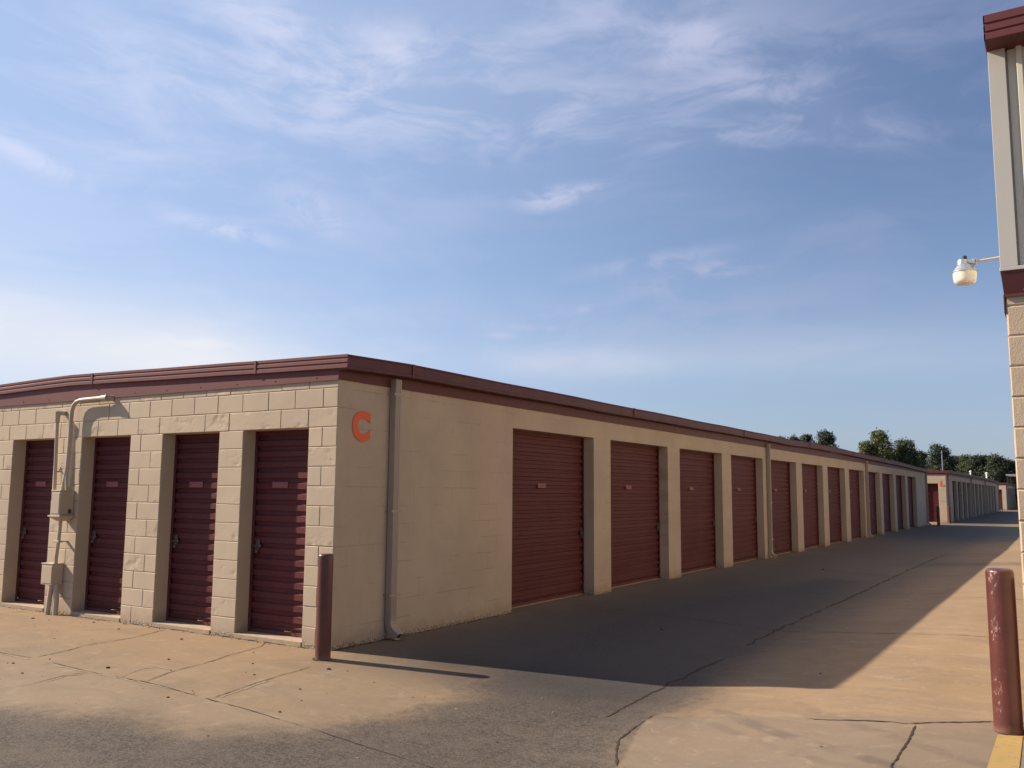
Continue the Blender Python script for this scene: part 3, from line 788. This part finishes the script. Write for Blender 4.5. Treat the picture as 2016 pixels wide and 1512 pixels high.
# ------------------------------------------------------------------ security lamp
LX, LY, LZ = 5.655, 2.0, 3.475
S = empty('security_light', (LX, LY, LZ), 'dusk to dawn lamp with frosted globe on an arm from the ribbed wall', 'lamp')
mb = MB(); mb.tube([(.09, 0, .190), (.22, 0, .197), (.386, 0, .206)], .0115, 12); mb.box(.374, .386, -.05, .05, .15, .26, bev=.004)
mb.build('arm', M['wallpaintmetal'], S, smooth=45)
mb = MB()
mb.lathe([(.046,.168),(.046,.180),(.043,.205),(.038,.216),(.02,.221),(.001,.222)], (-.012,0,0), n=28)
mb.box(.0, .082, -.026, .026, .172, .208, bev=.007)
mb.tube([(.077,0,.172),(.077,0,.152)], .008, 8); mb.box(.072,.092,-.03,.03,.166,.214,bev=.003); mb.box(.096,.102,-.024,.024,.160,.216,bev=.002)
mb.build('housing', M['galv'], S, smooth=40)
mb = MB()
mb.lathe([(.046,.172),(.054,.168),(.066,.154),(.082,.130),(.091,.118),(.101,.109),(.103,.103),(.098,.104)], n=60, wob=lambda a, z: .028*math.sin(a*20) if .115 < z < .17 else 0)
mb.build('reflector', M['galv'], S, smooth=40)
mb = MB()
mb.lathe([(.096,.105),(.096,.06),(.092,.03),(.088,.014),(.083,.006),(.078,.002),(.074,-.004),(.05,-.006),(.001,-.007)], n=48, wob=lambda a, z: .005*math.sin(a*24) if z > .012 else 0)
mb.build('globe', M['globe'], S, smooth=30)
mb = MB(); mb.lathe([(.017,.221),(.019,.234),(.017,.248),(.008,.255),(.001,.256)], (.008,0,0), 16); mb.build('photocell', M['dark'], S, smooth=40)

# ------------------------------------------------------------------ trees
def leaf_material(name, a, b):
    t = NT(name); P = t.pos()
    n1 = t.noise(P, .5, 3, .6); n2 = t.noise(P, 5, 2, .6)
    c = t.mix(t.ramp(n1, (.35, .65, 0, 1)), a, b)
    c = t.mix(t.ramp(n2, (.4, .7, 0, .6)), c, tuple(k*.55 for k in a))
    d = t.n('ShaderNodeBsdfPrincipled', Roughness=.6); t.t.links.new(c, d.inputs['Base Color']); d.inputs['Specular IOR Level'].default_value = .25
    tr = t.n('ShaderNodeBsdfTranslucent'); t.t.links.new(c, tr.inputs['Color'])
    mx = t.n('ShaderNodeMixShader', Fac=.25); t.t.links.new(d.outputs[0], mx.inputs[1]); t.t.links.new(tr.outputs[0], mx.inputs[2])
    t.n('ShaderNodeOutputMaterial', Surface=mx.outputs[0]); return t.mat
LEAF = [leaf_material('leaf_dark', (.034, .046, .027), (.050, .064, .034)),
        leaf_material('leaf_mid', (.046, .062, .026), (.064, .080, .031)),
        leaf_material('leaf_yellow', (.12, .125, .045), (.085, .098, .036))]
def tree(x, y, h, r, mi, label, cat='tree', name='broadleaf_tree', low=.18, seed=0, nl=10, leaf=.5, dens=1.0, grp='trees beyond the storage buildings'):
    rnd = random.Random(seed*13+5)
    T = empty(name, (x, y, 0), label, cat, grp)
    tb = MB(); tb.tube([(0,0,-.2),(.1,.05,h*.25),(-.05,.1,h*.55),(.05,0,h*.85)], [h*.022,h*.018,h*.012,h*.004], 9)
    lobes = []
    for i in range(nl):
        k = i/(nl-1); z = h*(low+(1-low)*(.12+.78*k)); rr = r*(.95-.55*abs(k-.38)**1.2*1.6)
        a = i*2.4+rnd.uniform(-.4, .4); q = rr*.70*(1-k*.42)
        lr = r*rnd.uniform(.24, .46)*(1.08-.30*k)
        lobes.append((q*math.cos(a), q*math.sin(a), z, lr))
    lobes.append((rnd.uniform(-.1,.1)*r, 0, h-r*.30, r*.32)); lobes.append((0, 0, h*.6, r*.6)); lobes.append((0,0,h*.38,r*.6))
    for (a, b, c, lr) in lobes:
        tb.tube([(0, 0, max(h*.15, c-lr*1.6)), (a*.6, b*.6, c-lr*.5), (a, b, c)], [h*.008, h*.005, h*.002], 5)
    tb.build('trunk', M['bark'], T, smooth=True)
    cb = MB()
    for (a, b, c, lr) in lobes:
        n = int(dens*230*(lr/1.6)**1.6)+40
        for _ in range(n):
            u = Vector((rnd.gauss(0,1), rnd.gauss(0,1), rnd.gauss(0,1))).normalized()
            if u.z < -.5 and rnd.random() < .5: u.z = -u.z
            p = Vector((a, b, c))+u*lr*(rnd.uniform(.55, 1.0)+abs(rnd.gauss(0, .13)))*(1+.45*noise.noise(u*2.6+Vector((a, b, c))))
            # small twig cluster: three leaf-shaped faces
            for _k in range(2):
                s_ = leaf*rnd.uniform(.45, 1.0)*.5
                d = (u+Vector((rnd.uniform(-1,1), rnd.uniform(-1,1), rnd.uniform(-.8,1)))*.8).normalized()
                e = d.cross(Vector((rnd.uniform(-1,1), rnd.uniform(-1,1), rnd.uniform(-1,1)))).normalized(); f_ = d.cross(e)
                q = p+Vector((rnd.uniform(-1,1), rnd.uniform(-1,1), rnd.uniform(-1,1)))*leaf*.5
                cb.face([q-e*s_, q-f_*s_*.55, q+e*s_, q+f_*s_*.55])
    cb.build('crown', LEAF[mi], T)
    return T
# (x, y, height, radius, leaf, label)
TR = [
 (-46.3, 190, 14.0, 1.9, 1, 'leftmost of the tree tops above the long roof, low and faint'),
 (-43.8, 191, 14.2, 2.0, 1, 'second tree top from the left above the long roof, loose crown'),
 (-41.0, 190, 14.5, 1.9, 0, 'third tree top from the left above the roof, narrow and rounded'),
 (-36.3, 188, 14.8, 2.6, 0, 'dark tree right of the narrow rounded one, its crown falling away to the right'),
 (-23.6, 174, 13.7, 2.9, 2, 'tallest yellow-green sunlit tree behind the far end of the roof'),
 (-25.6, 172, 11.6, 2.1, 2, 'low yellow-green tree at the left foot of the tallest sunlit one'),
 (-19.7, 178, 12.0, 3.0, 1, 'mid green tree just right of the yellow-green sunlit one'),
 (-22.2, 215, 11.5, 3.0, 0, 'dark tree filling the dip behind the end of the building with letter C'),
 (-16.5, 205, 12.0, 3.2, 0, 'broad dark tree above the left end of the building marked L'),
 (-14.0, 210, 10.0, 2.6, 0, 'dark tree beside the broad one above the building marked L'),
 (-11.0, 200, 9.7, 2.4, 1, 'lower green tree in the dip between two dark crowns'),
 (-8.8, 195, 9.5, 2.5, 0, 'rounded dark tree above the middle of the building marked L'),
 (-7.0, 197, 9.6, 1.8, 0, 'dark tree with a small separate tuft above the roof end'),
 (-4.8, 188, 8.9, 2.8, 0, 'wide dark tree nearest to the right hand block wall'),
 (-2.4, 190, 8.2, 2.6, 0, 'low dark tree partly hidden by the right hand block wall'),
]
for i, (x, y, h, r, mi, lab) in enumerate(TR):
    tree(x, y, h, r*(1.6 if i < 4 else 1.34), mi, lab, seed=i, nl=18, leaf=.5, dens=1.2)
tree(1.9, 128, 3.6, 2.2, 1, 'leafy green bush beside the far end of the alley', 'bush', 'bush', .02, 61, 8, .35, 1.4, None)
# understory that closes the view between the trunks
mb = MB(); rnd = random.Random(3)
for _ in range(6500):
    x = rnd.uniform(-60, 12); y = rnd.uniform(222, 240); z = rnd.uniform(.2, 7.6)*rnd.uniform(.6, 1)
    z *= 1+.3*math.sin(x*.5)
    d = Vector((rnd.uniform(-1,1), rnd.uniform(-1,-.1), rnd.uniform(-.6,1))).normalized(); e = d.cross(Vector((rnd.uniform(-1,1), rnd.uniform(-1,1), rnd.uniform(-1,1)))).normalized(); f_ = d.cross(e); s_ = rnd.uniform(.4, 1.0)
    q = Vector((x, y, z)); mb.face([q-e*s_, q-f_*s_*.6, q+e*s_, q+f_*s_*.6])
tag(mb.build('undergrowth', LEAF[0]), 'dense dark undergrowth below the distant trees', 'undergrowth', kind='stuff')

# things at the far end of the alley
mb = MB()
P_ = empty('canopy', (3.2, 146, 0), 'flat grey canopy roof on posts beyond the last storage building', 'canopy')
mb.box(-4.6, 6, 0, 8, 4.55, 4.75, bev=.03); mb.build('canopy_roof', M['galv'], P_)
for x in (-4.4, 5.8):
    for y in (.3, 7.7):
        mb = MB(); mb.box(x-.08, x+.08, y-.08, y+.08, 0, 4.55); mb.build('post', M['dark'], P_)
B_ = empty('shed', (3.4, 158, 0), 'white shed seen in the gap beside the right hand block wall', 'shed')
mb = MB(); mb.box(-3.2, 5, 0, 6, 0, 3.9); mb.build('wall', M['white'], B_)
mb = MB(); mb.mesh([(-3.4,-.2,3.9),(5.2,-.2,3.9),(5.2,6.2,3.9),(-3.4,6.2,3.9),(-3.4,3,4.35),(5.2,3,4.35)], [(0,1,5,4),(2,3,4,5),(0,4,3),(1,2,5)]); mb.build('roof', M['roof'], B_)
F_ = empty('slat_fence', (1.2, 120, 0), 'dark slatted fence closing the far end of the alley', 'fence')
mb = MB()
for i in range(30): mb.box(i*.2, i*.2+.17, 0, .03, .08, 1.75)
mb.box(0, 6, .031, .07, .4, .48); mb.box(0, 6, .031, .07, 1.4, 1.48); mb.build('slats', simple('fence_green', (.035, .05, .04), .8), F_)
for i in range(4):
    mb = MB(); mb.box(i*1.95, i*1.95+.09, .071, .16, 0, 1.85); mb.build('post', M['wood'], F_)
mb = MB(); mb.tube([(0,0,0),(0,0,10.2)], [.13,.08], 10); mb.tube([(0,-.1,9.4),(.0,-.9,9.7)], .03, 6)
tag(mb.build('utility_pole', M['galv'], None, (-14.2, 186, 0), smooth=50), 'thin pale utility pole in front of the broad dark tree', 'pole')

# ------------------------------------------------------------------ sun, sky
AZ, EL = math.radians(16.0), math.radians(33.2)
sd = Vector((-math.cos(AZ)*math.cos(EL), -math.sin(AZ)*math.cos(EL), math.sin(EL)))
sun = bpy.data.lights.new('sun', 'SUN'); sun.energy = 4.95; sun.angle = math.radians(.55); sun.color = (1, .86, .68)
so = bpy.data.objects.new('sun', sun); COL.objects.link(so); so.rotation_euler = sd.to_track_quat('Z', 'Y').to_euler(); so.location = (-20, -10, 30)
w = bpy.data.worlds.new('World'); sc.world = w; w.use_nodes = True
t = NT(w, True)
sky = t.n('ShaderNodeTexSky', _sky_type='NISHITA', _sun_disc=False, _sun_elevation=EL, _air_density=1.0, _dust_density=1.3, _ozone_density=1.2, _altitude=100)
sky.sun_rotation = math.atan2(sd.x, sd.y)
D = t.n('ShaderNodeTexCoord').outputs['Generated']
SK = .054
skc = t.scale(sky.outputs[0], (SK*1.0, SK*1.05, SK*1.22))
def dot(v):
    nd = t.t.nodes.new('ShaderNodeVectorMath'); nd.operation = 'DOT_PRODUCT'; t.t.links.new(D, nd.inputs[0]); nd.inputs[1].default_value = v; return nd.outputs['Value']
wn = t.noise(D, 3.2, 5, .6, .3, out=1)
def blob(c, along, su, sv, amp, soft=1.0):
    c = Vector(c).normalized(); right = Vector((0,0,1)).cross(c).normalized()*-1; up = right.cross(c)
    if up.z < 0: up = -up
    a = right*math.cos(along)+up*math.sin(along); b = -right*math.sin(along)+up*math.cos(along)
    u = t.math('DIVIDE', t.math('SUBTRACT', dot(a), a.dot(c)), su); v = t.math('DIVIDE', t.math('SUBTRACT', dot(b), b.dot(c)), sv)
    s_ = t.math('ADD', t.math('MULTIPLY', u, u), t.math('MULTIPLY', v, v))
    e = t.math('EXPONENT', t.math('MULTIPLY', s_, -1.0))
    front = t.math('GREATER_THAN', dot(c), 0.0)
    return t.math('MULTIPLY', t.math('MULTIPLY', e, front), amp)
# broad wisps: stretched noise
def vadd(v, o):
    nd = t.t.nodes.new('ShaderNodeVectorMath'); nd.operation = 'ADD'; t.t.links.new(v, nd.inputs[0])
    if isinstance(o, bpy.types.NodeSocket): t.t.links.new(o, nd.inputs[1])
    else: nd.inputs[1].default_value = o
    return nd.outputs[0]
warp = vadd(D, t.scale(wn, (.10, .10, .06)))
wis = t.noise(t.scale(warp, (2.0, 2.0, 6.5)), 1.7, 7, .56, .55)
fin = t.noise(t.scale(warp, (4, 4, 13)), 2.0, 7, .58, .6)
puf = t.noise(t.scale(warp, (1, 1, 2)), 17, 7, .66, .6)
B1 = [((-0.649,0.603,0.465),-0.42,0.09,0.022,0.8), ((-0.560,0.694,0.452),-0.12,0.055,0.03,.95), ((-0.476,0.751,0.458),0.28,0.07,0.02,0.75), ((-0.576,0.707,0.410),-0.05,0.2,0.045,0.38), ((-0.637,0.647,0.420),-0.3,0.12,0.04,0.45), ((-0.360,0.792,0.494),-0.1,0.1,0.03,0.55), ((-0.298,0.835,0.462),-0.3,0.03,0.018,1.2), ((-0.335,0.826,0.453),0.9,0.02,0.02,0.4), ((-0.226,0.884,0.408),-0.45,0.1,0.02,0.8), ((-0.222,0.903,0.369),-0.06,0.17,0.012,0.55), ((-0.252,0.868,0.427),0,0.26,0.06,0.32), ((-0.442,0.800,0.406),0.02,0.2,0.03,0.3), ((-0.762,0.503,0.408),0,0.2,0.07,0.28), ((-0.773,0.545,0.325),-0.1,0.25,0.05,0.18), ((-0.141,0.955,0.260),0.3,0.1,0.05,0.18), ((-0.399,0.898,0.185),0,0.3,0.04,0.22)]
mask = None
for b in B1:
    k = blob(*b); mask = k if mask is None else t.math('ADD', mask, k)
wm = t.math('MULTIPLY', t.ramp(wis, (.36, .68, 0, 1)), t.math('ADD', .25, t.math('MULTIPLY', t.ramp(fin, (.3, .7, 0, 1)), .75)))
st1 = t.noise(t.scale(warp, (4, 4, 14)), 1.8, 9, .60, .8)
raw = t.math('ADD', t.math('MULTIPLY', wis, .40), t.math('MULTIPLY', st1, .60))
m1 = t.math('MULTIPLY', t.math('MINIMUM', mask, 1.25), t.math('ADD', .12, t.math('MULTIPLY', t.ramp(raw, (.43, .64, 0, 1)), 1.05)))
B2 = [((-0.463,0.827,0.320),0.05,0.03,0.011,1.2), ((-0.437,0.837,0.330),0.1,0.03,0.006,0.6), ((-0.304,0.922,0.242),-0.04,0.03,0.0075,1.2), ((-0.366,0.895,0.254),0.14,0.07,0.008,0.6), ((-0.510,0.841,0.183),-0.05,0.012,0.003,1.1), ((-0.529,0.831,0.174),-0.05,0.012,0.003,1.0), ((-0.483,0.857,0.182),0,0.007,0.003,1.0), ((-0.449,0.870,0.202),0.2,0.007,0.004,0.9), ((-0.330,0.831,0.448),0,0.008,0.009,0.6), ((-0.742,0.612,0.273),-0.15,0.05,0.008,0.75), ((-0.836,0.445,0.320),-0.35,0.05,0.01,0.8), ((-0.674,0.676,0.297),-0.5,0.04,0.018,0.5), ((-0.374,0.899,0.226),0,0.03,0.012,0.35), ((-0.483,0.864,0.141),0,0.05,0.012,0.6), ((-0.294,0.835,0.465),-0.2,0.022,0.013,1.0), ((-0.574,0.677,0.461),-0.4,0.03,0.012,0.8)]
mask2 = None
for b in B2:
    k = blob(*b); mask2 = k if mask2 is None else t.math('ADD', mask2, k)
m2 = t.math('MULTIPLY', mask2, t.ramp(puf, (.36, .60, .05, 1)))
# low white bank at the left horizon and faint veil elsewhere
B3 = [((-.86,.49,.14), 0, .26, .065, 1.3), ((-.75,.64,.13), -.12, .14, .030, .7), ((-.45,.88,.145), 0, .14, .018, .35), ((-.2,.97,.15), 0, .25, .03, .22)]
mask3 = None
for b in B3:
    k = blob(*b); mask3 = k if mask3 is None else t.math('ADD', mask3, k)
m3 = t.math('MULTIPLY', mask3, t.math('ADD', .55, t.math('MULTIPLY', wm, .6)))
veil = t.math('MULTIPLY', t.ramp(wis, (.42, .72, 0, 1)), .16)
sunv = t.math('MULTIPLY', t.ramp(dot(tuple(sd)), (-.05, .80, 0, 1)), .62)
hz = t.math('MULTIPLY', t.ramp(t.n('ShaderNodeSeparateXYZ', Vector=D).outputs[2], (.0, .36, 1, 0)), .28)
tot = t.math('ADD', t.math('ADD', m1, m2), veil)
tot = t.math('SUBTRACT', 1.0, t.math('EXPONENT', t.math('MULTIPLY', tot, -1.4)))
# cloud brightness: lit by the same sun, brighter toward it
sunward = t.ramp(dot(tuple(sd)), (-.2, .9, 0, 1))
cc = t.mix(sunward, (.205, .220, .335), (.42, .44, .54))
skv = t.mix(t.math('MINIMUM', t.math('ADD', sunv, hz), 1.0), skc, (.255, .345, .51))
skv = t.mix(t.math('MINIMUM', m3, 1.0), skv, (.455, .465, .495))
mixc = t.mix(t.math('MULTIPLY', tot, .9), skv, cc)
bg = t.n('ShaderNodeBackground', Strength=1.0); t.t.links.new(mixc, bg.inputs[0])
t.n('ShaderNodeOutputWorld', Surface=bg.outputs[0])

# ------------------------------------------------------------------ camera
cd = bpy.data.cameras.new('camera'); cam = bpy.data.objects.new('camera', cd); COL.objects.link(cam); sc.camera = cam
cd.sensor_width = 36; cd.sensor_fit = 'HORIZONTAL'; cd.lens = 1746.98/2016*36; cd.clip_end = 5000; cd.clip_start = .05
yaw, pit, rol = math.radians(31.916), math.radians(6.911), math.radians(.453)
f = Vector((-math.sin(yaw)*math.cos(pit), math.cos(yaw)*math.cos(pit), math.sin(pit)))
r = Vector((math.cos(yaw), math.sin(yaw), 0)); u = r.cross(f)
r2 = math.cos(rol)*r+math.sin(rol)*u; u2 = -math.sin(rol)*r+math.cos(rol)*u
Mx = Matrix((r2, u2, -f)).transposed().to_4x4(); Mx.translation = (6.330, -6.771, 1.586); cam.matrix_world = Mx
vs = sc.view_settings; vs.view_transform = 'Standard'; vs.look = 'None'; vs.gamma = 1; vs.use_curve_mapping = False; vs.exposure = .9
sc.display_settings.display_device = 'sRGB'
